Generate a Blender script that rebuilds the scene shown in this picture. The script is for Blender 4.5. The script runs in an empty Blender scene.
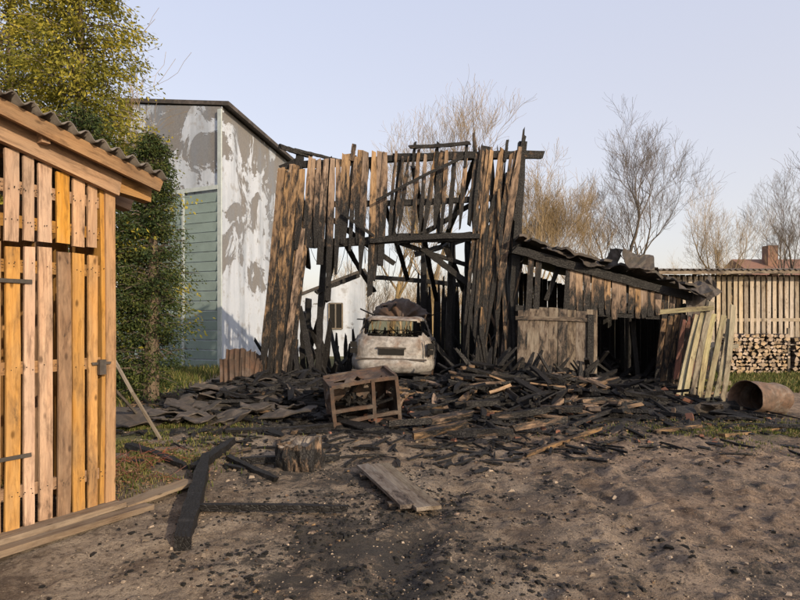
import bpy, math, random
from mathutils import Vector, Matrix, noise
random.seed(7)
R=random.random
def U(a,b): return a+(b-a)*random.random()
V=Vector
F=580.0; HZ=320.0; CH=1.6
def W(px,py,d): return V(((px-400)/F*d, d, CH+(HZ-py)/F*d))
def sstep(a,b,x):
    t=max(0.,min(1.,(x-a)/(b-a))); return t*t*(3-2*t)
def n3(x,y,z=0.): return noise.noise(V((x,y,z)))
ex=math.exp
# ------------------------------------------------------------ ground height
def mound(x,y):
    a=sstep(-5.0,-3.0,x)*(1-sstep(5.0,6.6,x))
    front=8.7-0.25*math.sin(x*0.9)+0.35*abs(x)*0.3+.45*n3(x*1.1,3.3,1)
    b=sstep(front-0.3,front+2.2,y)*(1-sstep(15,17,y))
    return a*b
RUTS=(-0.45,1.05)
def rutx(c,y): return c+0.10*y+0.012*y*y+0.22*n3(y*0.6,c,2)
def gh(x,y):
    h=0.0
    if y<40 and abs(x)<30:
        fade=1-sstep(20,38,y)
        h+=0.045*n3(x*0.5,y*0.5,3)*fade
        if y<14:
            k=1-sstep(9,14,y)
            h+=(0.024*n3(x*1.7,y*1.7,5)+0.022*n3(x*4.0,y*4.0,8)+0.016*n3(x*9,y*9,1)+0.010*n3(x*20,y*20,6))*k
            q=n3(x*6.5,y*6.5,14)
            if q>.12: h+=.06*(q-.12)*k*(.4+sstep(.5,2,x))
            for c in RUTS:
                d=abs(x-rutx(c,y))
                if d<1:
                    h+=(-0.036*ex(-(d/0.15)**2)+0.018*ex(-((d-0.25)/0.09)**2))*k*(.8+1.2*n3(y*1.8,c,7))
                    if d<.16: h+=.007*math.sin(y*52+(x-rutx(c,y))*18)*k*sstep(-.1,.25,n3(y*.9,c,17))
            h+=0.10*ex(-(((x+3.0)/0.75)**2+((y-6.0)/0.9)**2))
        m=mound(x,y)
        if m>0:
            h+=m*(0.13+0.13*n3(x*0.9,y*0.9,11)+0.06*n3(x*3,y*3,4))
            h+=.20*ex(-((x-2.0)/1.5)**2-((y-11.3)/.8)**2)+.12*ex(-((x+2.2)/.8)**2-((y-11.8)/.8)**2)
    return h
def G(px,py,dz=0.):
    d=CH*F/(py-HZ); x=(px-400)/F*d
    return V((x,d,gh(x,d)+dz))
# ------------------------------------------------------------ node helpers
def mat(name):
    m=bpy.data.materials.new(name); m.use_nodes=True
    nt=m.node_tree; b=nt.nodes['Principled BSDF']
    return m,nt,b
def N(nt,t,**k):
    n=nt.nodes.new(t)
    for a,v in k.items(): setattr(n,a,v)
    return n
def L(nt,a,b): nt.links.new(a,b)
def ramp(nt,src,stops,mode='LINEAR'):
    r=nt.nodes.new('ShaderNodeValToRGB'); r.color_ramp.interpolation=mode
    e=r.color_ramp.elements
    while len(e)<len(stops): e.new(0.5)
    for i,(p,c) in enumerate(stops):
        e[i].position=p; e[i].color=(c[0],c[1],c[2],1) if not isinstance(c,(int,float)) else (c,c,c,1)
    L(nt,src,r.inputs[0]); return r.outputs[0]
def mix(nt,f,a,b,mode='MIX'):
    m=nt.nodes.new('ShaderNodeMix'); m.data_type='RGBA'; m.blend_type=mode
    for s,i in ((f,0),(a,6),(b,7)):
        if isinstance(s,(int,float)): m.inputs[i].default_value=s
        elif isinstance(s,tuple): m.inputs[i].default_value=(s[0],s[1],s[2],1)
        else: L(nt,s,m.inputs[i])
    return m.outputs[2]
def math_(nt,op,a,b=0.,c=None,clamp=False):
    m=nt.nodes.new('ShaderNodeMath'); m.operation=op; m.use_clamp=clamp
    for i,s in enumerate((a,b,c)):
        if s is None: continue
        if isinstance(s,(int,float)): m.inputs[i].default_value=s
        else: L(nt,s,m.inputs[i])
    return m.outputs[0]
def noiseN(nt,vec,scale,detail=5,rough=0.6,mapscale=None,dist=0.):
    if mapscale:
        mp=N(nt,'ShaderNodeMapping'); mp.inputs['Scale'].default_value=mapscale; L(nt,vec,mp.inputs[0]); vec=mp.outputs[0]
    n=N(nt,'ShaderNodeTexNoise'); n.inputs['Scale'].default_value=scale; n.inputs['Detail'].default_value=detail
    n.inputs['Roughness'].default_value=rough; n.inputs['Distortion'].default_value=dist; L(nt,vec,n.inputs['Vector'])
    return n.outputs['Fac']
def bump(nt,b,h,strength=0.5,dist=0.01):
    n=N(nt,'ShaderNodeBump'); n.inputs['Strength'].default_value=strength; n.inputs['Distance'].default_value=dist
    L(nt,h,n.inputs['Height']); L(nt,n.outputs[0],b.inputs['Normal'])
def wood(name,light,dark,weather=(0.2,0.18,0.16),wamt=0.3,charc=(0.011,0.010,0.010),stain=0.):
    m,nt,b=mat(name)
    at=N(nt,'ShaderNodeAttribute',attribute_name='guv').outputs['Vector']
    co=N(nt,'ShaderNodeAttribute',attribute_name='Col').outputs['Color']
    sp=N(nt,'ShaderNodeSeparateColor'); L(nt,co,sp.inputs[0])
    r,g,t=sp.outputs[0],sp.outputs[1],sp.outputs[2]
    gr=noiseN(nt,at,1.0,6,0.65,(2.2,42,42),0.3)
    big=noiseN(nt,at,1.0,4,0.6,(2.0,7,7))
    c=mix(nt,ramp(nt,gr,[(0.33,0.),(0.66,1.)]),dark,light)
    c=mix(nt,math_(nt,'MULTIPLY',ramp(nt,big,[(0.4,0.),(0.7,1.)]),wamt),c,weather)
    if stain:
        st=noiseN(nt,at,1.0,6,0.7,(4,26,26),.5); c=mix(nt,math_(nt,'MULTIPLY',ramp(nt,st,[(0.5,0.),(0.66,1.)]),stain),c,tuple(q*.35 for q in dark))
        vk=N(nt,'ShaderNodeTexVoronoi'); mp=N(nt,'ShaderNodeMapping'); mp.inputs['Scale'].default_value=(4.2,9,9); L(nt,at,mp.inputs[0]); L(nt,mp.outputs[0],vk.inputs['Vector']); vk.inputs['Scale'].default_value=1
        c=mix(nt,ramp(nt,vk.outputs['Distance'],[(0.07,.85),(0.16,0.)]),c,tuple(q*.3 for q in dark))
    hs=N(nt,'ShaderNodeHueSaturation'); L(nt,c,hs.inputs['Color'])
    L(nt,math_(nt,'MULTIPLY_ADD',t,0.9,0.55),hs.inputs['Value'])
    L(nt,math_(nt,'MULTIPLY_ADD',r,0.5,0.65),hs.inputs['Saturation'])
    L(nt,math_(nt,'MULTIPLY_ADD',r,0.012,0.494),hs.inputs['Hue'])
    c=hs.outputs[0]
    cn=noiseN(nt,at,1.0,5,0.7,(3.0,10,10),0.4)
    cm=math_(nt,'ADD',g,math_(nt,'MULTIPLY',math_(nt,'SUBTRACT',cn,0.5),1.5))
    half=ramp(nt,cm,[(0.1,0.),(0.45,1.)])
    cm=ramp(nt,cm,[(0.36,0.),(0.60,1.)])
    c=mix(nt,math_(nt,'MULTIPLY',half,0.62),c,(0.07,0.04,0.025))
    v=N(nt,'ShaderNodeTexVoronoi',feature='DISTANCE_TO_EDGE'); 
    mp=N(nt,'ShaderNodeMapping'); mp.inputs['Scale'].default_value=(18,34,34); L(nt,at,mp.inputs[0]); L(nt,mp.outputs[0],v.inputs['Vector']); v.inputs['Scale'].default_value=1
    ash=noiseN(nt,at,9,4,0.7)
    cc=mix(nt,ramp(nt,ash,[(0.55,0.),(0.8,0.6)]),charc,(0.075,0.07,0.068))
    c=mix(nt,cm,c,cc)
    L(nt,c,b.inputs['Base Color'])
    L(nt,math_(nt,'MULTIPLY_ADD',cm,-0.25,0.85),b.inputs['Roughness'])
    b.inputs['Specular IOR Level'].default_value=0.3
    vh=math_(nt,'MULTIPLY',ramp(nt,v.outputs['Distance'],[(0.,0.),(0.12,1.)]),cm)
    bump(nt,b,math_(nt,'ADD',gr,vh),0.7,0.008)
    return m
M_shed=wood('pine_shed_wood',(0.43,0.235,0.09),(0.28,0.135,0.045),(0.26,0.17,0.095),0.6,stain=.6)
M_burn=wood('scorched_wood',(0.37,0.24,0.135),(0.155,0.092,0.052),(0.21,0.17,0.13),0.45)
M_grey=wood('weathered_wood',(0.23,0.195,0.155),(0.115,0.092,0.073),(0.21,0.18,0.14),0.6,stain=.5)
M_step=wood('trodden_plank_wood',(0.27,0.19,0.12),(0.16,0.11,0.07),(0.22,0.18,0.14),0.6,stain=.5)
M_pale=wood('pale_slat_wood',(0.44,0.36,0.27),(0.26,0.20,0.14),(0.28,0.26,0.22),0.5,stain=.3)
M_green=wood('mossy_slat_wood',(0.34,0.285,0.18),(0.20,0.17,0.10),(0.17,0.18,0.11),0.6,stain=.4)
M_red=wood('red_painted_wood',(0.24,0.07,0.045),(0.12,0.035,0.025),(0.1,0.06,0.05),0.5)
M_bark=wood('bark',(0.16,0.12,0.09),(0.07,0.053,0.04),(0.13,0.12,0.10),0.4)
M_gold=wood('sunlit_bark',(0.36,0.26,0.13),(0.18,0.12,0.06),(0.2,0.16,0.12),0.3)

def metal(name,a,b_,c_,sc=3.,dk=.55):
    m,nt,b=mat(name)
    at=N(nt,'ShaderNodeTexCoord').outputs['Object']
    n1=noiseN(nt,at,sc,7,0.65); n2=noiseN(nt,at,sc*3.2,6,0.7); n3_=noiseN(nt,at,sc*0.7,4,0.6,dist=0.5)
    c=mix(nt,ramp(nt,n1,[(0.40,0.),(0.62,1.)]),a,b_)
    c=mix(nt,ramp(nt,n3_,[(0.50,0.),(0.68,1.)]),c,c_)
    c=mix(nt,ramp(nt,n2,[(0.35,dk),(0.6,0.)]),c,(0.03,0.025,0.022))
    L(nt,c,b.inputs['Base Color']); b.inputs['Roughness'].default_value=0.75
    b.inputs['Metallic'].default_value=0.15
    bump(nt,b,n2,0.5,0.01); return m
M_car=metal('burnt_car_paint',(0.40,0.385,0.37),(0.27,0.245,0.225),(0.17,0.105,0.07),3.2)
M_rust=metal('rusty_metal',(0.12,0.065,0.04),(0.07,0.045,0.03),(0.14,0.11,0.095),3.)
M_box=metal('scorched_cabinet_metal',(0.10,0.055,0.035),(0.05,0.035,0.028),(0.14,0.11,0.09),4.)
M_soot=metal('sooty_metal',(0.05,0.045,0.04),(0.08,0.062,0.05),(0.12,0.10,0.09),4.)
M_roof=metal('corrugated_roofing',(0.165,0.145,0.13),(0.10,0.085,0.075),(0.19,0.17,0.155),2.)
M_drum=metal('drum_rust',(0.17,0.10,0.065),(0.10,0.065,0.045),(0.24,0.20,0.17),5.)
def plain(name,c,rough=0.8,var=0.35,sc=6,bs=0.3,attr=False):
    m,nt,b=mat(name); at=N(nt,'ShaderNodeTexCoord').outputs['Object']
    n=noiseN(nt,at,sc,6,0.65)
    col=mix(nt,n,tuple(x*(1-var) for x in c),tuple(min(1,x*(1+var)) for x in c))
    if attr:
        co=N(nt,'ShaderNodeAttribute',attribute_name='Col').outputs['Color']; s=N(nt,'ShaderNodeSeparateColor'); L(nt,co,s.inputs[0])
        hs=N(nt,'ShaderNodeHueSaturation'); L(nt,col,hs.inputs['Color']); L(nt,math_(nt,'MULTIPLY_ADD',s.outputs[2],1.1,.35),hs.inputs['Value']); col=hs.outputs[0]
    L(nt,col,b.inputs['Base Color'])
    b.inputs['Roughness'].default_value=rough; b.inputs['Specular IOR Level'].default_value=.25; bump(nt,b,n,bs,0.01); return m
M_dark=plain('soot_and_shade_black',(0.018,0.017,0.016),0.95,attr=True)  # soot and char; also painted shade in car recesses and annex window
# ------------------------------------------------------------ mesh builder
class MB:
    def __init__(s): s.v=[];s.f=[];s.g=[];s.c=[];s.m=[]
    def add(s,vs,fs,gs,cs,mi=0):
        o=len(s.v); s.v+=[tuple(x) for x in vs]; s.g+=[tuple(x) for x in gs]; s.c+=cs
        s.f+=[tuple(i+o for i in f) for f in fs]; s.m+=[mi]*len(fs)
    def build(s,name,mats,parent=None,smooth=False):
        me=bpy.data.meshes.new(name); me.from_pydata(s.v,[],s.f)
        a=me.attributes.new('guv','FLOAT_VECTOR','POINT'); a.data.foreach_set('vector',[x for g in s.g for x in g])
        c=me.attributes.new('Col','FLOAT_COLOR','POINT'); c.data.foreach_set('color',[x for q in s.c for x in (q[0],q[1],q[2],1.)])
        me.polygons.foreach_set('material_index',s.m)
        if smooth: me.polygons.foreach_set('use_smooth',[True]*len(s.f))
        for m in (mats if isinstance(mats,(list,tuple)) else [mats]): me.materials.append(m)
        me.update()
        o=bpy.data.objects.new(name,me); bpy.context.scene.collection.objects.link(o)
        if parent: o.parent=parent
        return o
def empty(name,loc=(0,0,0)):
    e=bpy.data.objects.new(name,None); e.location=loc; bpy.context.scene.collection.objects.link(e); return e
def board(mb,p0,p1,w,t,nrm=V((0,-1,0)),c0=0.,c1=None,tone=None,n=4,jag=0.02,bend=0.006,taper0=1.,taper1=1.,mi=0,wj=0.04):
    p0=V(p0);p1=V(p1); d=p1-p0; ln=d.length
    if ln<1e-4: return
    d.normalize(); side=nrm.cross(d)
    if side.length<1e-3: side=V((1,0,0)).cross(d)
    side.normalize(); nn=d.cross(side).normalized()
    if c1 is None: c1=c0
    if tone is None: tone=U(0.25,0.8)
    rid=R(); off=V((R()*90,R()*90,R()*90))
    vs=[];gs=[];cs=[]
    ba=U(-1,1)*bend*ln; bb=U(-1,1)*bend*ln
    for i in range(n+1):
        k=i/n; q=p0+d*(ln*k)+nn*(ba*4*k*(1-k))+side*(bb*4*k*(1-k))
        tp=1.
        if k<0.25 and taper0<1: tp=taper0+(1-taper0)*k/0.25
        if k>0.75 and taper1<1: tp=taper1+(1-taper1)*(1-k)/0.25
        for (a,b) in ((-1,-1),(1,-1),(1,1),(-1,1)):
            ww=w*0.5*tp*(1+U(-wj,wj)); tt=t*0.5
            e=0.
            if i==0: e=-U(0,jag)
            if i==n: e=U(0,jag)
            vs.append(q+side*(a*ww)+nn*(b*tt)+d*e)
            gs.append(off+V((ln*k+e,a*w*0.5,b*t*0.5)))
            cs.append((rid,c0+(c1-c0)*k,tone))
    fs=[(3,2,1,0),(4*n,4*n+1,4*n+2,4*n+3)]
    for i in range(n):
        o=4*i
        for j in range(4):
            j2=(j+1)%4; fs.append((o+j,o+j2,o+4+j2,o+4+j))
    mb.add(vs,fs,gs,cs,mi)
def box(mb,x0,x1,y0,y1,z0,z1,mi=0,tone=0.5,char=0.):
    off=V((R()*50,R()*50,R()*50))
    vs=[V((x,y,z)) for x in (x0,x1) for y in (y0,y1) for z in (z0,z1)]
    fs=[(0,1,3,2),(4,6,7,5),(0,4,5,1),(2,3,7,6),(0,2,6,4),(1,5,7,3)]
    mb.add(vs,fs,[v+off for v in vs],[(R(),char,tone)]*8,mi)
def tube(mb,pts,rads,sides=5,mi=0,tone=0.5,char=0.,cap=True):
    off=V((R()*90,R()*90,R()*90)); vs=[];gs=[];cs=[];fs=[]; rid=R()
    prev=None; acc=0.
    for i,p in enumerate(pts):
        p=V(p)
        d=(V(pts[min(i+1,len(pts)-1)])-V(pts[max(i-1,0)])).normalized()
        a=d.cross(V((0,0,1)) if abs(d.z)<0.9 else V((1,0,0))).normalized()
        if prev is not None:
            a=(prev-d*prev.dot(d)); a=a.normalized() if a.length>1e-4 else d.orthogonal().normalized()
        prev=a; b=d.cross(a)
        if i: acc+=(p-V(pts[i-1])).length
        for j in range(sides):
            th=2*math.pi*j/sides
            vs.append(p+(a*math.cos(th)+b*math.sin(th))*rads[i]); gs.append(off+V((acc,math.cos(th)*rads[i],math.sin(th)*rads[i]))); cs.append((rid,char,tone))
    for i in range(len(pts)-1):
        for j in range(sides):
            j2=(j+1)%sides; fs.append((i*sides+j,i*sides+j2,(i+1)*sides+j2,(i+1)*sides+j))
    if cap: fs.append(tuple(range(sides))[::-1]); fs.append(tuple((len(pts)-1)*sides+j for j in range(sides)))
    mb.add(vs,fs,gs,cs,mi)

# ------------------------------------------------------------ GROUND
def axis(lo,hi,segs):
    out=[lo]
    for end,stp in segs:
        while out[-1]<end-1e-6: out.append(min(end,out[-1]+stp))
    x=out[-1]; s=segs[-1][1]
    while x<hi: s*=1.35; x+=s; out.append(x)
    return out
xp=axis(0,500,[(4.5,0.030),(9,0.11),(16,0.4)])
xs=[-x for x in xp[:0:-1]]+xp
ys=[-300,-100,-40,-20,-10,-5,-2,0,1,2]+axis(2.5,900,[(7,0.028),(10,.06),(13,0.10),(20,0.3)])
verts=[];msk=[]
for y in ys:
    for x in xs:
        verts.append((x,y,gh(x,y)))
        m=mound(x,y)
        ash=min(1,m*1.6)
        ash=max(ash,.24*sstep(-2.2,-1.2,x)*(1-sstep(3.5,5,x)))
        ash=max(ash,0.80*ex(-(((x+0.15)/1.15)**2+((y-4.0)/1.6)**2)))
        ash=max(ash,0.9*sstep(7.0,8.9,y)*(1-sstep(13,16,y))*sstep(-5.4,-4,x)*(1-sstep(5.5,7.5,x)))
        ash=max(ash,0.60*ex(-(((x-2.6)/1.0)**2+((y-3.6)/0.7)**2)))
        ash=max(ash,0.60*ex(-(((x+1.0)/1.0)**2+((y-6.1)/1.4)**2)))
        ash=max(ash,0.5*ex(-(((x-1.6)/.5)**2+((y-5.8)/1.4)**2)))
        gr=0.
        gr=max(gr,ex(-(((x+4.3)/1.3)**2+((y-8.3)/1.3)**2)))
        gr=max(gr,0.6*ex(-(((x+3.1)/0.7)**2+((y-6.0)/0.8)**2)))
        gr=max(gr,0.8*sstep(12.5,14,y)*sstep(6,8,x))
        gr=max(gr,0.55*ex(-(((x-5.4)/1.8)**2+((y-8.2)/0.7)**2)))
        gr=max(gr,sstep(15,20,y)*0.9)
        gr=max(gr,sstep(-4.5,-6.5,x))
        rut=0.
        if 2<y<12:
            for c in RUTS: rut=max(rut,ex(-((x-rutx(c,y))/.16)**2))
        red=sstep(0.3,2.5,x)
        msk.append((ash,gr,red,rut))
nx=len(xs)
faces=[(j*nx+i,j*nx+i+1,(j+1)*nx+i+1,(j+1)*nx+i) for j in range(len(ys)-1) for i in range(nx-1)]
me=bpy.data.meshes.new('ground'); me.from_pydata(verts,[],faces)
a=me.attributes.new('Mask','FLOAT_COLOR','POINT'); a.data.foreach_set('color',[x for q in msk for x in q])
me.polygons.foreach_set('use_smooth',[True]*len(faces)); me.update()
g=bpy.data.objects.new('ground',me); bpy.context.scene.collection.objects.link(g)
m,nt,b=mat('muddy_yard')
pos=N(nt,'ShaderNodeTexCoord').outputs['Object']
ma=N(nt,'ShaderNodeAttribute',attribute_name='Mask')
sp=N(nt,'ShaderNodeSeparateColor'); L(nt,ma.outputs['Color'],sp.inputs[0])
A,GR,RD=sp.outputs; RU=ma.outputs['Alpha']
nb=noiseN(nt,pos,0.8,8,0.62,dist=0.6); nm=noiseN(nt,pos,3.5,8,0.72); nf=noiseN(nt,pos,24,6,0.75); nff=noiseN(nt,pos,90,4,0.75)
c=mix(nt,ramp(nt,nm,[(0.38,0.),(0.60,1.)]),(0.135,0.092,0.062),(0.37,0.285,0.205))
c=mix(nt,math_(nt,'MULTIPLY',ramp(nt,nb,[(0.46,0.),(0.58,1.)]),0.7),c,(0.43,0.35,0.27))
c=mix(nt,math_(nt,'MULTIPLY',RD,0.55),c,mix(nt,ramp(nt,nm,[(0.38,0.),(0.60,1.)]),(0.125,0.076,0.052),(0.40,0.275,0.195)))
damp=noiseN(nt,pos,1.5,6,0.65,dist=.8)
dm=ramp(nt,damp,[(0.36,.7),(0.47,0.)])
c=mix(nt,dm,c,(0.075,0.052,0.038))
c=mix(nt,math_(nt,'MULTIPLY',RU,0.35),c,(0.12,0.085,0.06))
c=mix(nt,ramp(nt,nf,[(0.36,0.85),(0.51,0.)]),c,(0.055,0.038,0.028))
c=mix(nt,ramp(nt,nff,[(0.56,0.),(0.72,0.6)]),c,(0.47,0.39,0.31))
c=mix(nt,ramp(nt,nff,[(0.32,0.8),(0.44,0.)]),c,(0.045,0.034,0.027))
vp=N(nt,'ShaderNodeTexVoronoi'); vp.inputs['Scale'].default_value=30; L(nt,pos,vp.inputs['Vector'])
peb=ramp(nt,vp.outputs['Distance'],[(0.18,1.),(0.28,0.)])
vs_=N(nt,'ShaderNodeSeparateColor'); L(nt,vp.outputs['Color'],vs_.inputs[0])
pmask=math_(nt,'MULTIPLY',peb,math_(nt,'GREATER_THAN',vs_.outputs[0],.74))
c=mix(nt,math_(nt,'MULTIPLY',pmask,.7),c,mix(nt,vs_.outputs[1],(0.09,0.07,0.06),(0.44,0.37,0.30)))
am=math_(nt,'ADD',A,math_(nt,'MULTIPLY',math_(nt,'SUBTRACT',noiseN(nt,pos,2.3,9,0.82,dist=0.5),0.5),3.4))
am=math_(nt,'ADD',am,math_(nt,'MULTIPLY',math_(nt,'SUBTRACT',nf,0.5),1.5))
am=ramp(nt,am,[(0.40,0.),(0.68,0.93)])
c=mix(nt,am,c,mix(nt,nf,(0.013,0.012,0.011),(0.080,0.070,0.062)))
gm=math_(nt,'ADD',GR,math_(nt,'MULTIPLY',math_(nt,'SUBTRACT',nm,0.5),1.8))
gm=ramp(nt,gm,[(0.42,0.),(0.72,0.85)])
c=mix(nt,gm,c,mix(nt,nf,(0.05,0.06,0.016),(0.14,0.14,0.04)))
L(nt,c,b.inputs['Base Color'])
L(nt,math_(nt,'MULTIPLY_ADD',dm,-.45,.92),b.inputs['Roughness']); b.inputs['Specular IOR Level'].default_value=0.35
hh=math_(nt,'ADD',math_(nt,'MULTIPLY',nf,1.0),math_(nt,'MULTIPLY',nff,0.5)); hh=math_(nt,'ADD',hh,math_(nt,'MULTIPLY',nm,1.2)); hh=math_(nt,'ADD',hh,math_(nt,'MULTIPLY',pmask,.35))
bump(nt,b,hh,1.0,0.05)
me.materials.append(m)
# ---- small stuff on the ground
def chips(name,n,regionf,size,material,flat=0.4,cols=None):
    mb=MB()
    for _ in range(n):
        x,y=regionf(); s=size()*U(0.5,1.3); z=gh(x,y)
        rot=Matrix.Rotation(R()*6.28,3,'Z')@Matrix.Rotation(U(-.5,.5),3,'X')
        el=U(1,2.2)
        base=[(-el,-1,-.4),(el,-1,-.4),(el*.8,1,-.4),(-el*.9,1,-.4),(-el*.6,-.6,1),(el*.7,-.7,.8),(el*.5,.6,.9),(-el*.6,.5,1)]
        vs=[rot@V((a*s*U(.6,1.3),b_*s*U(.6,1.3),c_*s*flat*2))+V((x,y,z+s*flat*0.35)) for a,b_,c_ in base]
        t=R()
        mb.add(vs,[(0,3,2,1),(4,5,6,7),(0,1,5,4),(1,2,6,5),(2,3,7,6),(3,0,4,7)],[(v+V((t*50,0,0))) for v in vs],[(R(),U(0,1) if cols is None else cols(),t)]*8)
    return mb.build(name,material)
def near():
    while True:
        y=2.6+ (R()**1.3)*8; x=U(-0.75,0.75)*y
        if not(x<-2.3 and y<4.9): return x,y
def ashreg():
    while True:
        q=R()
        if q<.5:
            x=random.gauss(-0.1,1.0); y=random.gauss(4.2,1.3)
        elif q<.57: x,y=near()
        else: x=U(-4.5,6); y=U(6.0,10)
        if y>2.5 and not(x<-2.2 and y<5) and n3(x*2.2,y*2.2,31)>-.12+R()*.2-.1: return x,y
M_stone=plain('gravel_stone',(0.24,0.19,0.145),0.95,0.3,30,.5,True)
chips('charcoal_fragments',7500,ashreg,lambda:.0025+.014*R()**3,M_dark,0.4)
chips('gravel',6500,near,lambda:U(.002,.006) if R()<.96 else U(.008,.018),M_stone,0.45)
chips('wood_splinters',2200,ashreg,lambda:U(.004,.014),M_burn,0.25,lambda:U(.3,1))
def heapreg():
    while True:
        x=U(-5,6.4);y=U(8.0,13.5)
        if mound(x,y)>0.02 or R()<.15: return x,y
chips('charred_rubble',7500,heapreg,lambda:.008+.045*R()**2,M_burn,0.35,lambda:0.5+0.55*R()**.35)
M_brick=plain('brick_red',(0.20,0.095,0.065),0.95,0.4,14,.4,True)
chips('brick_fragments',110,lambda:(U(-1,6.5),U(7.6,10.5)),lambda:U(.01,.032),M_brick,0.5)
# ---- grass
def grass(name,n,regionf,hgt,material,wid=0.006):
    mb=MB()
    for _ in range(n):
        x,y=regionf(); z=gh(x,y); h=hgt()*U(.6,1.2); a=R()*6.28; w=wid*U(.7,1.4)
        lx,ly=U(-.6,.6)*h,U(-.6,.6)*h; dx,dy=math.cos(a)*w,math.sin(a)*w; t=R()
        mb.add([(x-dx,y-dy,z-.01),(x+dx,y+dy,z-.01),(x+dx*.6+lx*.4,y+dy*.6+ly*.4,z+h*.6),(x-dx*.6+lx*.4,y-dy*.6+ly*.4,z+h*.6),(x+lx,y+ly,z+h)],
            [(0,1,2,3),(3,2,4)],[(x,y,z)]*5,[(R(),0.,t)]*5)
    return mb.build(name,material)
def leafmat(name,c1,c2,c3,trans=0.25):
    m,nt,b=mat(name)
    co=N(nt,'ShaderNodeAttribute',attribute_name='Col').outputs['Color']
    s=N(nt,'ShaderNodeSeparateColor'); L(nt,co,s.inputs[0])
    c=ramp(nt,s.outputs[2],[(0.,c1),(0.5,c2),(1.,c3)])
    L(nt,c,b.inputs['Base Color']); b.inputs['Roughness'].default_value=0.7; b.inputs['Specular IOR Level'].default_value=0.2
    tr=N(nt,'ShaderNodeBsdfTranslucent'); L(nt,c,tr.inputs[0]); mx=N(nt,'ShaderNodeMixShader'); mx.inputs[0].default_value=trans
    L(nt,b.outputs[0],mx.inputs[1]); L(nt,tr.outputs[0],mx.inputs[2]); L(nt,mx.outputs[0],nt.nodes['Material Output'].inputs[0])
    return m
M_grass=leafmat('grass_blades',(0.05,0.07,0.015),(0.10,0.12,0.03),(0.24,0.19,0.08))
def gs(cx,cy,sx,sy,ymin=0):
    def f():
        while True:
            x,y=random.gauss(cx,sx),random.gauss(cy,sy)
            if n3(x*1.5,y*1.5,9)+0.35*n3(x*5,y*5,2)>-0.12 and not(x<-2.35 and y<4.95): return x,y
    return f
grass('grass_patch',12000,gs(-4.1,8.2,.8,1.0),lambda:.06,M_grass,.006)
grass('grass_patch',4500,gs(-3.0,6.1,.45,.55),lambda:.06,M_grass,.005)
grass('grass_patch',6000,gs(5.4,8.2,1.1,.45),lambda:.04,M_grass,.006)
grass('grass_verge',14000,lambda:(U(6.5,16),U(12.8,17.5)),lambda:.12,M_grass,.012)
grass('grass_verge',9000,lambda:(U(-12,-5),U(9,19)),lambda:.2,M_grass,.014)
M_leaf=leafmat('dead_leaves',(0.10,0.055,0.03),(0.18,0.105,0.055),(0.28,0.19,0.11),.1)
mb=MB()
fs_=[gs(-2.9,6.0,.4,.6),gs(-3.9,8,.9,1.2),gs(5,8.4,1.5,.8),gs(-2.8,5.8,.35,.4)]
for _ in range(2400):
    x,y=random.choice(fs_)(); z=gh(x,y)+U(.005,.05); s=U(.01,.028); rot=Matrix.Rotation(R()*6.28,3,'Z')@Matrix.Rotation(U(-.7,.7),3,'X')
    vs=[rot@V(q)*s+V((x,y,z)) for q in ((-1,0,.2),(0,-.6,0),(1.1,0,.3),(0,.6,0))]
    mb.add(vs,[(0,1,2),(0,2,3)],vs,[(R(),0.,R())]*4)
mb.build('fallen_leaves',M_leaf)
mb=MB()
for _ in range(160):
    x,y=gs(-2.95,6.0,.35,.5)(); p=V((x,y,gh(x,y))); a=R()*6.28; l_=U(.1,.45)
    tube(mb,[p,p+V((math.cos(a)*l_*.5,math.sin(a)*l_*.5,l_*U(.1,.4))),p+V((math.cos(a)*l_,math.sin(a)*l_,l_*U(-.1,.3)))],[.004,.003,.002],3)
mb.build('bramble_stems',M_red)

# ------------------------------------------------------------ WOOD SHED (left)
shed=empty('wooden_shed'); C=V((-2.44,4.83,0)); u=V((0.49,0.87,0)).normalized(); nrm=V((0.87,-0.49,0)).normalized()
def S(s,z,o=0.): return C+u*s+nrm*o+V((0,0,z))
mb=MB()
ztop=lambda s:2.70-0.23*s
LEN=3.0
board(mb,S(-.05,0),S(-.05,ztop(0)),.10,.10,nrm,0,tone=.6)
s=-0.13
while s>-LEN:
    w=U(.072,.10)
    if abs(s+1.02)<.09: s-=0.14; continue
    board(mb,S(s-w/2,2.18+U(-.02,.02),.052),S(s-w/2+U(-.005,.005),ztop(s)-.05,.052),w,.022,nrm,U(0,.15),tone=U(.2,.95),jag=.004,bend=.003,wj=.04,n=6)
    board(mb,S(s-w/2,.10+U(-.02,.02),.060),S(s-w/2+U(-.008,.008),2.13+U(-.02,.02),.060),w,.022,nrm,U(.1,.3),U(0,.15),tone=U(.15,.95),jag=.008,bend=.004,wj=.04,n=8)
    s-=w+U(.020,.038)
board(mb,S(-1.02,0,.07),S(-1.02,ztop(-1),.07),.12,.12,nrm,0.05,tone=.35)
board(mb,S(-.02,0,.06),S(-.02,ztop(0)-.04,.06),.085,.03,nrm,0.08,tone=.5,jag=.0)
for z in (.35,1.25,2.0,2.3,2.55): board(mb,S(-LEN,z,.02),S(0,z,.02),.09,.04,nrm,0.05,tone=.3)
board(mb,S(-LEN,.05,.05),S(0,.05,.05),.09,.05,nrm,.1,tone=.4)
board(mb,S(-LEN,ztop(-LEN)+.02,.10),S(.03,ztop(0.03)+.02,.10),.17,.05,nrm,0.08,tone=.45,n=8)
board(mb,S(-LEN,ztop(-LEN)+.14,.22),S(.34,ztop(.34)+.14,.22),.11,.035,nrm,0.15,tone=.2,n=8)
board(mb,S(.0,ztop(0)+.03,-.25),S(.36,ztop(.36)+.03,-.25),.12,.12,nrm,0,tone=.4)
board(mb,S(-.2,ztop(0)+.05,.06),S(.33,ztop(.33)+.07,.06),.13,.10,nrm,0.05,tone=.4)
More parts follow.
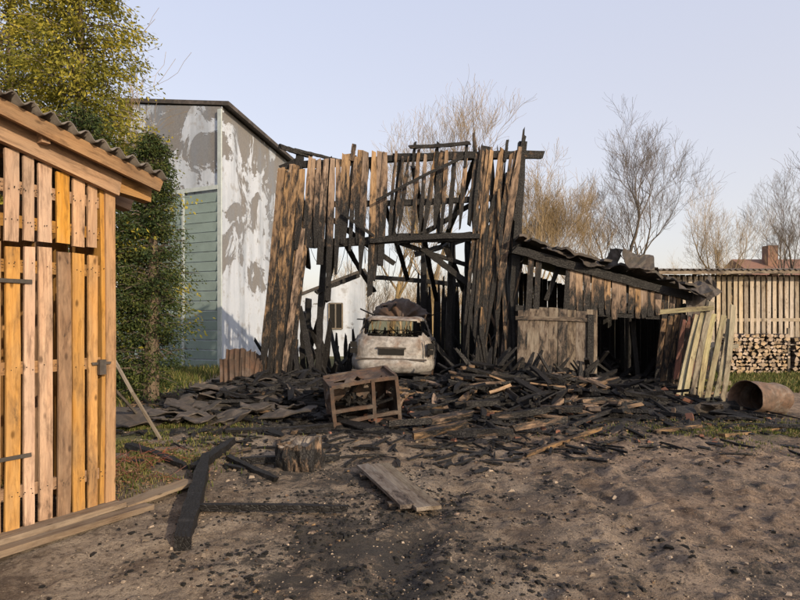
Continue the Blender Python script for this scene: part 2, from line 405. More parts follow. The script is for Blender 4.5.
for s in (-.6,-1.4,-2.2): board(mb,S(s,ztop(s)+.1,-1.8),S(s,ztop(s)+.1,.18),.06,.10,V((0,0,1)),0,tone=.4)
bk=-1.9
for i in range(15):
    o=-.05-i*.13
    board(mb,S(-.02,0,o),S(-.02,ztop(0),o),.12,.02,u,0,tone=U(.3,.8))
    board(mb,S(-LEN,0,o),S(-LEN,ztop(-LEN),o),.12,.02,u,0,tone=U(.3,.8))
for i in range(24):
    s=-.06-i*.127
    board(mb,S(s,0,bk),S(s,ztop(s),bk),.12,.02,nrm,0,tone=U(.3,.8))
mb.build('shed_boards',M_shed,shed)
mb=MB(); vs=[];fs=[]
na=180; nbk=6
for i in range(na+1):
    s=-LEN-.2+(LEN+.2+.36)*i/na
    z=ztop(s)+.215+.026*math.sin(s*2*math.pi/.13)
    for j in range(nbk+1):
        o=.30-(2.3)*j/nbk; vs.append(S(s,z,o))
for i in range(na):
    for j in range(nbk):
        a_=i*(nbk+1)+j; fs.append((a_,a_+1,a_+nbk+2,a_+nbk+1))
mb.add(vs,fs,vs,[(0.5,0.,.5)]*len(vs)); ro=mb.build('corrugated_roof',M_roof,shed,True)
sm=ro.modifiers.new('s','SOLIDIFY'); sm.thickness=.008
mb=MB()
for z in (.62,1.88): board(mb,S(-1.0,z,.085),S(-.66,z,.085),.028,.006,nrm,tone=.4)
board(mb,S(-.11,1.16,.10),S(-.11,1.28,.10),.055,.035,nrm,tone=.3,wj=0,jag=0)
board(mb,S(-.17,1.25,.09),S(-.04,1.25,.09),.02,.008,nrm,tone=.3)
mb.build('hinges_and_latch',M_soot,shed)
mb=MB(); random.seed(91)
for i in range(260):
    s=U(-1.9,-.05); z=random.choice((.35,1.25,2.0,2.3,2.55))+U(-.02,.02)
    c_=S(s,z,.0735); tube(mb,[c_-nrm*.002,c_+nrm*.002],[.004,.004],6)
mb.build('nail_heads',M_dark,shed); random.seed(17)
mb=MB()
board(mb,S(-1.6,.045,.20),S(.20,.03,.20),.22,.045,V((0,0,1)),.15,tone=.35,n=8,jag=.02)
board(mb,S(-1.6,.10,.13),S(.02,.085,.13),.14,.04,V((0,0,1)),.15,tone=.5,n=8,jag=.02)
mb.build('doorstep_plank',M_step)
mb=MB(); board(mb,G(122,512,.04),G(190,489,.05),.17,.03,V((0,0,1)),.1,tone=.5,n=6); mb.build('loose_plank',M_step)
mb=MB(); tube(mb,[W(106,345,7.4),W(132,392,7.2),G(160,440,.02)],[.022,.024,.026],6,tone=.6); mb.build('leaning_pole',M_grey)
mb=MB(); board(mb,W(97,372,6.9),G(140,420,.02),.05,.03,V((0,-1,0)),.1); mb.build('leaning_stick',M_grey)

# ------------------------------------------------------------ WHITE BUILDING
wb=empty('white_warehouse')
m,nt,b=mat('peeling_white_render'); M_white=m
at=N(nt,'ShaderNodeTexCoord').outputs['Object']
n1=noiseN(nt,at,.6,9,.66,dist=.8); n2=noiseN(nt,at,2.2,6,.7); n3b=noiseN(nt,at,14,5,.7)
c=mix(nt,n2,(0.38,0.43,0.52),(0.60,0.64,0.71))
sx=N(nt,'ShaderNodeSeparateXYZ'); L(nt,at,sx.inputs[0])
up=math_(nt,'MULTIPLY',math_(nt,'SUBTRACT',sx.outputs[2],4.2),.022)
pm=ramp(nt,math_(nt,'ADD',n1,up),[(0.550,0.),(0.568,1.)])
c=mix(nt,pm,c,mix(nt,n3b,(0.11,0.105,0.11),(0.26,0.25,0.24)))
c=mix(nt,ramp(nt,noiseN(nt,at,1.,5,.6,(1.2,1.2,.15)),[(.46,0.),(.70,.7)]),c,(0.18,0.21,0.26))
c=mix(nt,ramp(nt,n2,[(.54,0.),(.66,.55)]),c,(0.20,0.18,0.165))
L(nt,c,b.inputs['Base Color']); b.inputs['Roughness'].default_value=.9; bump(nt,b,math_(nt,'SUBTRACT',n2,pm),.6,.03)
c0=V((-5.92,19.3,0)); ur=V((.13,.99,0)).normalized(); ul=V((-.90,.43,0)).normalized()
H=8.7; HR=.9
mb=MB()
def quad(mb,a,b_,c_,d_,mi=0,tone=.5): 
    vs=[V(a),V(b_),V(c_),V(d_)]; mb.add(vs,[(0,1,2,3)],vs,[(.5,0.,tone)]*4,mi)
zz=lambda z:V((0,0,z))
RL=7.0; LL=5.0
cr=c0+ur*RL; cl=c0+ul*LL; cb=cr+ul*LL
quad(mb,c0-zz(.3),cr-zz(.3),cr+zz(H),c0+zz(H))
quad(mb,cl-zz(.3),c0-zz(.3),c0+zz(H),cl+zz(H+HR))
quad(mb,cb-zz(.3),cl-zz(.3),cl+zz(H+HR),cb+zz(H+HR))
quad(mb,cr-zz(.3),cb-zz(.3),cb+zz(H+HR),cr+zz(H))
mb.build('walls',M_white,wb)
mb=MB()
nr=V((.99,-.13,0)).normalized(); nl=V((-.43,-.90,0)).normalized()
e=.3
q=[c0+nr*e+nl*.1,cr+nr*e,cb,cl+nl*.1]; hs=[H-.02,H-.02,H+HR+.03,H+HR+.03]
vs=[q[i]+zz(hs[i]+.02) for i in range(4)]+[q[i]+zz(hs[i]+.16) for i in range(4)]
mb.add(vs,[(3,2,1,0),(4,5,6,7),(0,1,5,4),(1,2,6,5),(2,3,7,6),(3,0,4,7)],vs,[(.5,.8,.2)]*8)
mb.build('roof',M_soot,wb)
M_teal=plain('faded_teal_boards',(0.27,0.35,0.35),.7,.3,2)
mb=MB()
z=0.0
while z<5.9:
    board(mb,c0+ul*.12+nl*.06+zz(z+.1),c0+ul*LL*.98+nl*.06+zz(z+.1),.30,.03,(nl+V((0,0,-.3))).normalized(),jag=0,wj=0,n=2,bend=0)
    z+=.33
mb.build('teal_cladding',M_teal,wb)
mb=MB(); board(mb,c0+nl*.08+ul*.03,c0+nl*.08+ul*.03+zz(H-.1),.16,.05,nl,jag=0,wj=0,bend=0); 
board(mb,c0+nl*.09+ul*.1+zz(6.02),c0+nl*.09+ul*LL+zz(6.02),.14,.05,nl,jag=0,wj=0,bend=0)
for f_ in (.33,.66): board(mb,c0+nl*.1+ul*LL*f_,c0+nl*.1+ul*LL*f_+zz(6.0),.10,.04,nl,jag=0,wj=0,bend=0)
mb.build('trim',plain('trim_pale',(0.4,0.45,0.46)),wb)
an=empty('white_annex'); mb=MB()
ax0,ax1,ay=-5.0,-1.75,25.5
quad(mb,(ax0,ay,-.2),(ax1,ay,-.2),(ax1,ay,3.7),(ax0,ay,2.4))
quad(mb,(ax1,ay,-.2),(ax1,ay+4,-.2),(ax1,ay+4,3.7),(ax1,ay,3.7))
quad(mb,(ax0,ay+4,-.2),(ax0,ay,-.2),(ax0,ay,2.4),(ax0,ay+4,2.4))
mb.build('walls',M_white,an)
mb=MB(); vs=[V((x,y,z+dz)) for dz in (0,.12) for (x,y,z) in ((ax0-.2,ay-.15,2.35),(ax1+.2,ay-.15,3.75),(ax1+.2,ay+4.1,3.75),(ax0-.2,ay+4.1,2.35))]
mb.add(vs,[(3,2,1,0),(4,5,6,7),(0,1,5,4),(1,2,6,5),(2,3,7,6),(3,0,4,7)],vs,[(.5,0.,.5)]*8); mb.build('roof',M_soot,an)
mb=MB(); box(mb,-3.1,-2.55,ay-.03,ay+.05,1.25,2.3); mb.build('window_shade_box',M_dark,an)  # solid dark box on the wall, painted as the opening's inner shade
mb=MB()
for (p,q_) in (((-3.13,1.22),(-2.52,1.22)),((-3.13,2.33),(-2.52,2.33)),((-3.12,1.22),(-3.12,2.33)),((-2.53,1.22),(-2.53,2.33)),((-2.83,1.25),(-2.83,2.3))):
    board(mb,(p[0],ay-.05,p[1]),(q_[0],ay-.05,q_[1]),.06,.03,jag=0,wj=0,bend=0)
mb.build('window_frame',M_grey,an)

# ------------------------------------------------------------ BURNT BARN
barn=empty('burnt_barn'); D=12.4
FN=V((0,-1,0))
mb=MB()
def fb(x0,y0,x1,y1,w=.15,t=.025,d=D,c0=.3,c1=None,**k):
    board(mb,W(x0,y0,d),W(x1,y1,d),w,t,FN,c0,c1,**k)
def toph(x):
    if x<300: return 170
    if x<385: return 163-(x-300)*.12
    return 151
for i in range(9):
    x=282+i*3.3
    fb(259+i*4.0+U(-2,2),390+U(-10,6),x+U(-1,1),(170 if i<5 else 225)+U(-5,8),w=U(.08,.15),d=D-.05+.03*(i%2)+.01*i,c0=U(.55,.9),c1=U(.2,.5),n=12,jag=.12,taper0=.5,tone=U(.3,.85),wj=.12)
x=298.
while x<523:
    w=U(.10,.17); wp=w/.02138
    if x<388:
        yb=245+U(-5,5); c0,c1=U(.7,.95),U(.08,.36)
        if 300<x<336 and R()<.6: yb=U(258,292)
        if 362<x<388: yb=U(255,296)
        fb(x+U(-2,1),yb,x+4+U(-2,2),toph(x)+U(-4,4),w=w*U(.92,1.05),c0=c0,c1=c1,n=9,jag=.08,taper0=U(.2,1),taper1=U(.6,1),tone=U(.3,.9),d=D+.012*random.randint(0,2),wj=.08)
        if R()<.5: fb(x+U(-3,3),240,x+6+U(-4,4),toph(x)+U(0,12),w=.09,c0=.95,c1=.8,n=6,d=D+.06,jag=.1)
    elif x<472:
        if R()<.95:
            fb(x+U(-3,1),U(220,240),x+6+U(-2,3),toph(x)+U(-2,10),w=w*U(.55,.98),c0=U(.65,.95),c1=U(.2,.55),n=9,jag=.12,taper0=U(.1,.7),taper1=U(.3,1),tone=U(.25,.85),d=D+.012*random.randint(0,2),wj=.22)
    else:
        fb(x-10-(x-472)*.22+U(-4,2),U(290,388),x+4+U(-1,2),toph(x)+U(-3,7),w=w*U(.65,1.0),c0=U(.6,.9),c1=U(.15,.55),n=12,jag=.12,taper0=U(.2,1),taper1=U(.5,1),tone=U(.3,.95),d=D-.03+.015*random.randint(0,3),wj=.15)
    x+=wp*(U(.94,1.04) if x<388 else U(.96,1.12))
for i in range(60):
    x=U(472,520); y=U(165,375); L_=U(20,85)
    fb(x,y+L_*.5,x+U(-8,10),y-L_*.5,w=U(.03,.11),c0=U(.4,1),c1=U(.3,.95),n=6,jag=.12,d=D+U(-.08,.3),taper0=.3,taper1=.4,wj=.18)
mb.build('facade_boards',M_burn,barn)
mb=MB()
def beam(p,q,w=.15,t=.15,c=.85,**k):
    board(mb,p,q,w,t,FN,c*U(.88,1.05),c*U(.85,1.1),n=14,jag=.08,bend=.014,wj=.16,**k)
B2=D+.12
beam(W(283,168,B2),W(300,160,B2),.12,.12)
beam(W(292,165,B2),W(400,158,B2),.14,.12,.85)
beam(W(396,158,B2),W(541,155,B2),.15,.14,.85,tone=.6)
beam(W(300,244,B2),W(400,239,B2),.17,.15,.95)
beam(W(395,239,B2),W(482,237,B2),.19,.15,.95)
beam(W(372,241,D-.06),W(478,236,D-.06),.10,.05,.9)
beam(W(300,204,B2),W(520,196,B2),.12,.1,.9)
beam(W(478,395,B2),W(486,150,B2),.17,.15,.95)
beam(W(508,395,B2),W(522,145,B2),.17,.15,.9)
beam(W(272,392,B2),W(300,158,B2),.16,.15,.9)
beam(W(328,300,B2),W(330,160,B2),.10,.10,.95)
beam(W(392,240,B2),W(400,158,B2),.10,.10,.95)
beam(W(440,240,B2),W(436,158,B2),.10,.10,.95)
beam(W(411,147,D-.1),W(468,143,D-.1),.07,.06,.7,tone=.8)
for x in (413,436,465): beam(W(x,165,D),W(x+2,144,D),.06,.05,.9)
beam(W(282,147,D-.2),W(310,156,D+.2),.09,.08,.9)
beam(W(296,150,D),W(345,162,D+.5),.06,.06,.9)
beam(W(505,160,D),W(507,143,D),.06,.05,.9)
beam(W(519,162,D),W(524,138,D),.07,.07,.9)
beam(W(352,160,D),W(354,147,D),.09,.05,.5)
beam(W(378,200,D-.2),W(462,158,D-.2),.06,.04,.9)
beam(W(345,215,D-.1),W(372,235,D-.1),.06,.04,.9)
beam(W(322,212,B2+.1),W(392,262,B2+.3),.11,.09,.95)
beam(W(470,205,B2+.1),W(405,243,B2+.1),.10,.09,.95)
beam(W(424,250,B2+.2),W(478,292,B2+.2),.12,.09,1)
beam(W(400,243,B2+.2),W(478,268,B2+.4),.09,.09,1)
beam(W(318,292,B2+.2),W(358,276,B2+.8),.09,.09,.8,tone=.7)
beam(W(318,380,B2+.3),W(325,245,B2+.3),.13,.12,1)
beam(W(300,310,B2+.2),W(314,378,B2-.1),.12,.09,.9)
beam(W(290,330,B2+.2),W(300,385,B2-.3),.10,.08,.9)
beam(W(448,380,B2+1),W(452,240,B2+1),.13,.12,1)
beam(W(465,380,B2+.5),W(468,240,B2+.5),.13,.12,1)
YR=17.5; XL=-2.75; XR=2.35
for x,h in ((-2.7,2.2),(-1.1,1.6),(.7,4.0),(1.5,4.0),(2.35,4.9)):
    beam((x,YR,0),(x+U(-.1,.1),YR,h),.17,.15,1)
beam((.5,YR,3.6),(2.4,YR,4.2),.15,.12,1)
beam((-1.0,YR,2.9),(2.4,YR,2.6),.13,.12,1)
for yy in (13.8,15.2,16.5):
    beam((XR,yy,0),(XR,yy,4.6-(yy-12.4)*.2),.15,.15,1)
    beam((XL,yy,0),(XL,yy,U(1.0,2.4)),.14,.14,1)
beam((XR,12.5,4.7),(XR,YR,4.3),.15,.15,1)
beam((XR,12.5,3.1),(XR,YR,3.1),.14,.12,1)
beam((1.6,12.6,5.0),(1.3,YR,3.9),.13,.10,.9)
beam((.3,12.6,4.9),(1.0,16,2.2),.12,.10,.95)
beam((-.6,12.6,4.9),(.2,16.5,2.8),.12,.10,.95)
beam((-1.2,12.6,3.3),(-.7,15.5,2.4),.11,.10,.9)
beam((-2.2,12.7,4.9),(-2.4,15.2,3.0),.11,.10,.9)
beam((-1.4,12.7,3.2),(-2.6,16.5,.6),.11,.10,.9)
beam((1.0,12.7,3.2),(2.2,14.5,1.1),.12,.10,1)
mb.build('timber_frame',M_burn,barn)
mb=MB()
for i in range(34):
    y=12.55+i*.148
    board(mb,(XR+.09,y,0),(XR+.09+U(-.05,.05),y+U(-.05,.05),4.4-i*.03+U(-.9,.2)),.15,.025,V((1,0,0)),U(.7,1.),n=5,jag=.15,taper1=U(.2,1))
for i in range(17):
    x=.45+i*.12
    board(mb,(x,YR+.1,0),(x+U(-.04,.04),YR+.1,U(1.8,3.1)),.12,.025,FN,U(.85,1.1),n=4,jag=.15,taper1=.4)
for i in range(20):
    x=-2.7+i*.15
    if R()<.9: board(mb,(x,YR+.1,0),(x+U(-.15,.15),YR+.1,U(.4,1.3)),.12,.025,FN,U(.8,1.1),n=4,jag=.15,taper1=.4)
for i in range(20):
    y=12.7+i*.24
    board(mb,(XL-.1,y,0),(XL-.1+U(-.1,.1),y+U(-.15,.15),U(.3,1.1)),.12,.025,V((1,0,0)),U(.7,1.),n=4,jag=.15,taper1=.4)
for i in range(46):
    x=U(1.1,2.2) if R()<.6 else U(-2.6,-1.3); y=U(12.8,16.5); z=gh(x,y)
    an_=U(-1,1)
    board(mb,(x,y,z),(x+an_*.8*(.4 if abs(x)<1.4 else 1),y+U(-.5,.5),z+U(.3,1.5)),U(.05,.13),.05,V((U(-1,1),-1,0)).normalized(),U(.8,1.1),n=5,jag=.1,taper1=.6)
mb.build('side_and_rear_boards',M_burn,barn)
mb=MB()
for i in range(9):
    a=W(U(330,470),U(235,250),D+U(0,1)); b_=a+V((U(-.6,.6),U(0,.6),U(-.2,.1))); sag=U(.3,1.0)
    pts=[a.lerp(b_,k/8)+V((0,0,-sag*4*(k/8)*(1-k/8))) for k in range(9)]
    tube(mb,pts,[.006]*9,4,char=1)
mb.build('hanging_wires',M_dark,barn)

# ------------------------------------------------------------ LEAN-TO
lt=empty('burnt_lean_to_shed'); mb=MB(); mbg=MB()
DL=12.15
def lb(x0,y0,x1,y1,w=.15,t=.025,d=DL,c0=.3,c1=None,m_=None,**k):
    board(m_ or mb,W(x0,y0,d),W(x1,y1,d),w,t,FN,c0,c1,**k)
rl=lambda x:246+(x-515)*(292-246)/(685-515)
x=572.
while x<682:
    w=U(.11,.17); wp=w/.0209
    lb(x,315+U(-3,4),x+U(-1,2),rl(x)+6+U(0,4),w=w,c0=U(.5,.85),c1=U(.1,.45),n=6,jag=.03,tone=U(.3,.9),taper0=U(.6,1))
    x+=wp*U(1.01,1.1)
for x in (528,536,566): lb(x,312,x+3,rl(x)+8,w=.12,c0=.8,c1=.6,n=6)
lb(546,300,560,262,w=.1,c0=.9,n=5,d=DL+.3)
x=517.
while x<588:
    w=U(.17,.24); wp=w/.0209
    lb(x+wp/2,394+U(-3,2),x+wp/2+1,310+U(-2,2),w=w,t=.03,c0=U(.25,.5),c1=U(.25,.5),m_=mbg,n=6,jag=.02,tone=U(.4,.8),wj=.01)
    x+=wp*1.01
board(mbg,W(516,318,DL-.03),W(588,320,DL-.03),.08,.03,FN,.4,tone=.4,n=6)
lb(588,401,590,315,w=.13,t=.12,c0=.6,c1=.8)
for i in range(5):
    lb(655+i*5,403,664+i*6.5,318+U(-3,3),w=.11,c0=U(.5,.85),c1=U(.2,.6),n=7,jag=.06,tone=U(.4,.9),d=DL-.01*i)
lb(516,250,688,296,w=.17,t=.12,c0=.95,d=DL-.02,n=16,jag=.1,wj=.15)
lb(516,308,690,318,w=.12,t=.1,c0=.8,d=DL+.08,n=14)
lb(640,402,632,322,w=.1,t=.08,c0=.9,d=DL+.6)
for i in range(31):
    X=2.5+i*.125
    board(mb,(X,15.0,0),(X,15.0,3.0-(X-2.5)*.29),.12,.025,FN,U(.8,1.1),n=3,jag=.03)
for i in range(20):
    y=12.2+i*.14
    board(mb,(5.95,y,0),(5.95+U(-.03,.03),y,2.0+U(-.3,.1)),.13,.025,V((1,0,0)),U(.6,1.),n=3,jag=.05)
for i in range(60):
    p=V((U(3.9,5.6),U(12.4,14.5),U(.05,.4))); a=R()*6.28
    board(mb,p,p+V((math.cos(a),math.sin(a)*.6,U(-.2,.7)))*U(.4,1.2),.1,.05,V((0,0,1)),U(.8,1.1),n=3,jag=.05)
mb.build('charred_boards',M_burn,lt); mbg.build('grey_door_panel',M_grey,lt)
mb=MB(); nxr,nyr=44,10; vs=[];fs=[]
for i in range(nxr+1):
    for j in range(nyr+1):
        X=2.45+3.85*i/nxr; Y=11.95+3.3*j/nyr
        z=3.27-(X-2.45)*.285+.05+.06*n3(X*1.3,Y*1.3,2)+.03*n3(X*5,Y*5,3)
        if j==0: z+=.07*n3(X*6,0,1); Y+=.12*n3(X*3,0,7)
        vs.append(V((X,Y,z)))
for i in range(nxr):
    for j in range(nyr):
        a_=i*(nyr+1)+j; 
        if j==0 and n3(i*.6,1,3)>.15: continue
        if j==1 and n3(i*.6,1,3)>.3: continue
        fs.append((a_,a_+1,a_+nyr+2,a_+nyr+1))
mb.add(vs,fs,vs,[(.5,1.,.4)]*len(vs)); ro=mb.build('tar_paper_roof',M_soot,lt); ro.modifiers.new('s','SOLIDIFY').thickness=.05
def scrap(mb,c,sx,sy,curl,rot,nn=10):
    vs=[];fs=[]; seed=R()*40
    for i in range(nn+1):
        for j in range(5):
            a=(i/nn-.5)*sx; b_=(j/4-.5)*sy
            v=V((a+.05*n3(b_*9,seed,i),b_+.06*n3(a*9,seed,j),curl*a*a*2+.12*n3(a*3+seed,b_*3,1)+.05*n3(a*9,b_*9+seed,3)))
            vs.append(V(c)+rot@v)
    for i in range(nn):
        for j in range(4):
            a_=i*5+j; fs.append((a_,a_+1,a_+6,a_+5))
    mb.add(vs,fs,[v*1. for v in vs],[(R(),U(.4,1),R())]*len(vs))
E=lambda x,y,z:(Matrix.Rotation(z,3,'Z')@Matrix.Rotation(y,3,'Y')@Matrix.Rotation(x,3,'X'))
mb=MB()
scrap(mb,W(634,262,12.0),.75,.4,.5,E(.9,.3,.2)); scrap(mb,W(645,266,12.4),.6,.5,-.6,E(.3,.5,.9)); scrap(mb,W(612,262,12.2),.5,.3,.8,E(.4,-.9,.2))
scrap(mb,W(688,289,12.0),.7,.5,.5,E(.5,.1,.1)); scrap(mb,W(704,294,12.0),.6,.35,.9,E(.7,-.4,.5))
scrap(mb,W(696,310,12.1),.5,.7,.4,E(1.2,.3,.1))
scrap(mb,W(560,254,12.1),.6,.3,.4,E(.4,.2,.1)); scrap(mb,W(590,264,12.1),.5,.3,.4,E(.6,.1,.3))
o=mb.build('curled_roofing_scraps',M_soot,lt); o.modifiers.new('s','SOLIDIFY').thickness=.012
mb=MB()
for x in (640,634): tube(mb,[W(x-6,252,12.1),W(x,246,12.1),W(x+4,262,12.2),W(x-8,272,12.1)],[.012]*4,5,char=1)
mb.build('bent_pipe',M_soot,lt)
rb=MB()
for i in range(6):
    board(rb,W(676+i*6,378,11.9+i*.02),W(684+i*5,318+U(-6,8),11.9+i*.02),.11,.02,FN,U(.3,.7),n=5,jag=.04,taper1=.6)
rb.build('red_plank_panel',M_red)
mb=MB()
for i in range(7):
    x=676+i*7.6
    lean=24-i*2.0+U(-4,4)
    board(mb,W(x,405+U(-3,3),11.0-.02*i),W(x+lean,312+U(-12,8)+(4 if i%2 else -3),11.35),U(.085,.11),.022,FN,U(.15,.5),U(0,.3),n=7,jag=.03,tone=U(.3,.95),bend=.015)
board(mb,W(688,352,11.24),W(738,346,11.24),.08,.03,FN,.2,tone=.4); board(mb,W(682,384,11.12),W(730,383,11.12),.08,.03,FN,.2,tone=.4)
board(mb,W(660,312,11.3),W(713,308,11.25),.09,.03,FN,.2,tone=.6)
mb.build('leaning_slat_gate',M_green)
mb=MB(); board(mb,G(640,420,.06),G(737,413,.12),.20,.05,V((0,-.6,.8)),.95,.8,n=8,jag=.06); board(mb,G(655,434,.03),G(700,430,.05),.07,.05,V((0,0,1)),.5,tone=.5)
mb.build('charred_plank',M_burn)

# ------------------------------------------------------------ rusty drum
mb=MB(); vs=[];fs=[]; nr_,nc_=48,30
cx,cy=6.2,9.95; ax=E(0,.10,.45)
for i in range(nc_+1):
    t=i/nc_; a=(t-.5)*.82
    for j in range(nr_):
        th=6.283*j/nr_; r=.30+.055*n3(math.cos(th)*1.3+3,math.sin(th)*1.3,a*2.2)+.014*n3(math.cos(th)*4,math.sin(th)*4,a*7)
        r+=.014*(ex(-((t-.33)/.02)**2)+ex(-((t-.66)/.02)**2)+ex(-((t-.01)/.015)**2)+ex(-((t-.99)/.015)**2))
        v=V((a,math.cos(th)*r,math.sin(th)*r*.86)); v=ax@v+V((cx,cy,.27)); vs.append(v)
for i in range(nc_):
    for j in range(nr_):
        j2=(j+1)%nr_; fs.append((i*nr_+j,i*nr_+j2,(i+1)*nr_+j2,(i+1)*nr_+j))
k0=(nc_-1)*nr_
fs.append(tuple(k0+j for j in range(nr_)))
mb.add(vs,fs,vs,[(.5,0.,.5)]*len(vs)); o=mb.build('rusty_drum',M_drum,None,True); o.modifiers.new('s','SOLIDIFY').thickness=.008

# ------------------------------------------------------------ RIGHT WOODSHED + FIREWOOD
rs=empty('slatted_outbuilding'); mb=MB(); YS=18.0
x=8.3
while x<17:
    w=.115; board(mb,(x,YS,.0),(x+U(-.02,.02),YS,2.95),w,.025,FN,U(0,.2),U(0,.25),n=3,jag=.01,bend=.002,wj=.02,tone=U(.25,.95)); x+=w+.06
for z in (.5,1.6,2.8): board(mb,(8.2,YS+.05,z),(17,YS+.05,z),.1,.05,FN,0,tone=.4,n=2)
for x in (8.2,11.2,14.2,17): board(mb,(x,YS+.1,0),(x,YS+.1,3.0),.14,.12,FN,0,tone=.4,n=2)
for i in range(20): board(mb,(8.2,YS+.2+i*.2,0),(8.2,YS+.2+i*.2,3.05),.13,.02,V((1,0,0)),0,n=2,tone=U(.3,.8))
for i in range(40): board(mb,(8.3+i*.22,YS+4,0),(8.3+i*.22,YS+4,3.3),.2,.02,FN,.3,n=2,tone=U(.1,.4))
mb.build('slat_walls',M_pale,rs)
mb=MB(); vs=[];fs=[]
for i in range(301):
    X=7.4+10.6*i/300
    for Y,z in ((YS-.5,3.13),(YS+4.4,3.45)): vs.append(V((X,Y,z+.03*math.sin(X*2*math.pi/.18))))
for i in range(300): fs.append((2*i,2*i+2,2*i+3,2*i+1))
mb.add(vs,fs,vs,[(.5,0.,.5)]*len(vs)); o=mb.build('corrugated_roof',M_roof,rs,True); o.modifiers.new('s','SOLIDIFY').thickness=.012
mb=MB(); board(mb,(7.5,YS-.46,3.03),(18,YS-.46,3.03),.10,.03,FN,.3,tone=.2,n=3,jag=0)
for i in range(9): board(mb,(7.9+i*1.2,YS-.42,3.02),(7.9+i*1.2,YS+.0,3.05),.06,.1,V((0,0,1)),.0,tone=.5,n=1,jag=0)
mb.build('eaves_board',M_pale,rs)
fw=empty('firewood_stack'); mb=MB()
for blk in ((9.55,11.35,1.2),(11.55,13.4,1.15)):
    z=.08
    while z<blk[2]+U(-.08,.08):
        x=blk[0]+U(0,.08)
        while x<blk[1]:
            r=U(.035,.075); ln_=U(.0,.12); ns=random.choice((3,3,4,4,5,7)); ph=R()*6; tn=U(.05,.95)
            y0=17.0-ln_; off=V((R()*50,R()*50,R()*50)); vs=[]
            zj=z+U(-.02,.02)
            for yy in (y0,y0+.45):
                for j in range(ns): vs.append(V((x+math.cos(ph+6.283*j/ns)*r*1.15,yy,zj+math.sin(ph+6.283*j/ns)*r*1.0)))
            mb.add(vs,[(j,j+ns,(j+1)%ns+ns,(j+1)%ns) for j in range(ns)]+[tuple(range(ns))],[v+off for v in vs],[(R(),U(0,.2),tn)]*len(vs),0)
            mb.m[-1]=1
            x+=r*1.9
        z+=.105
mb.build('split_logs',[M_bark,wood('log_ends',(0.44,0.33,0.22),(0.28,0.19,0.12))],fw)
mb=MB()
for x in (9.42,11.45,13.5): board(mb,(x,17.1,0),(x,17.1,1.35),.07,.07,FN,0,tone=.5,n=2)
mb.build('stack_posts',M_grey,fw)

# ------------------------------------------------------------ CAR
car=empty('burnt_out_car')
levels=[(.22,.80,2.08,2.08),(.28,.85,2.16,2.14),(.34,.885,2.22,2.2),(.42,.90,2.24,2.22),(.50,.90,2.235,2.22),(.545,.895,2.21,2.21),(.555,.88,2.175,2.165),(.62,.888,2.17,2.16),(.72,.89,2.16,2.155),(.80,.884,2.145,2.14),(.87,.872,2.125,2.125),(.92,.855,2.105,2.10),(.95,.835,2.09,1.5),(.97,.815,2.075,1.06)]
for k in range(1,15):
    t=k/14; levels.append((.97+.44*t,.815-.155*t-.02*t*t,2.075-.22*t-.06*t*t,1.06-.62*t))
levels+=[(1.435,.615,1.74,.40),(1.455,.57,1.68,.33),(1.47,.48,1.58,.2),(1.478,.3,1.3,0.),(1.482,.08,1.0,-.6)]
NP=200; mb=MB(); vs=[];fs=[]
for li,(z,hw,yr,yf) in enumerate(levels):
    for j in range(NP):
        th=6.283185*(j+.5)/NP; c_,s_=math.cos(th),math.sin(th); p=.32 if z<.96 else .36
        yc=(yf-yr)/2; hl=(yf+yr)/2
        x=hw*math.copysign(abs(c_)**p,c_); y=yc+hl*math.copysign(abs(s_)**p,s_)
        if abs(s_)>.5: y-=math.copysign(.09*(abs(x)/hw)**2.5,s_)*(1 if z<1.43 else .5)
        x+=.018*n3(y*2,z*4,3); y+=.028*n3(x*2.5,z*3,8)+.008*n3(x*9,z*9,2)
        vs.append(V((x,y,z+(.03*n3(x*2,y*2,5) if z>1.42 else 0)-(.03 if z>1.47 else 0))))
wheels=[(-1.32),(1.28)]
def rsq(x,z,cx,cz,a,b_): return (abs((x-cx)/a)**5+abs((z-cz)/b_)**5)<1
for i in range(len(levels)-1):
    for j in range(NP):
        j2=(j+1)%NP; a_=vs[i*NP+j]; b_=vs[(i+1)*NP+j2]; m_=(a_+b_)/2
        if abs(m_.x)>.7 and m_.z<.8 and any((m_.y-w_)**2+(m_.z-.31)**2<.37**2 for w_ in wheels): continue
        if .97<m_.z<1.42:
            if m_.y<-1.7 and rsq(m_.x,m_.z,0,1.205,.635-.10*(m_.z-1.0),.175): continue
            if m_.y>.30 and abs(m_.x)<.60: continue
            if abs(m_.x)>.55 and (rsq(m_.y,m_.z,-1.52,1.2,.27,.165) or rsq(m_.y,m_.z,-.67,1.2,.46,.17) or rsq(m_.y,m_.z,.28,1.19,.40,.17)): continue
        fs.append((i*NP+j,i*NP+j2,(i+1)*NP+j2,(i+1)*NP+j))
mb.add(vs,fs,vs,[(.5,0.,.5)]*len(vs))
o=mb.build('body_shell',M_car,car,True); o.modifiers.new('s','SOLIDIFY').thickness=.022
mb=MB(); vs=[];fs=[]
for i in range(13):
    for j in range(9):
        x=(i/12-.5)*1.66; y=.98+1.08*j/8; vs.append(V((x,y,.955+.07*(1-(abs(x)/.84)**2)-.05*(j/8)+.02*n3(x*3,y*3))))
for i in range(12):
    for j in range(8): a_=i*9+j; fs.append((a_,a_+9,a_+10,a_+1))
mb.add(vs,fs,vs,[(.5,0.,.5)]*len(vs)); mb.build('bonnet',M_car,car,True)
mb=MB(); box(mb,-.82,.82,-2.05,2.05,.24,.30); mb.build('floor_pan',M_soot,car)
mb=MB()
box(mb,-.26,.26,-2.185,-2.12,.64,.76)
for sx_ in (-1,1):
    for (za,zb) in ((.66,.76),(.78,.90)):
        box(mb,sx_*.795-.06,sx_*.795+.06,-2.125,-1.98,za,zb)
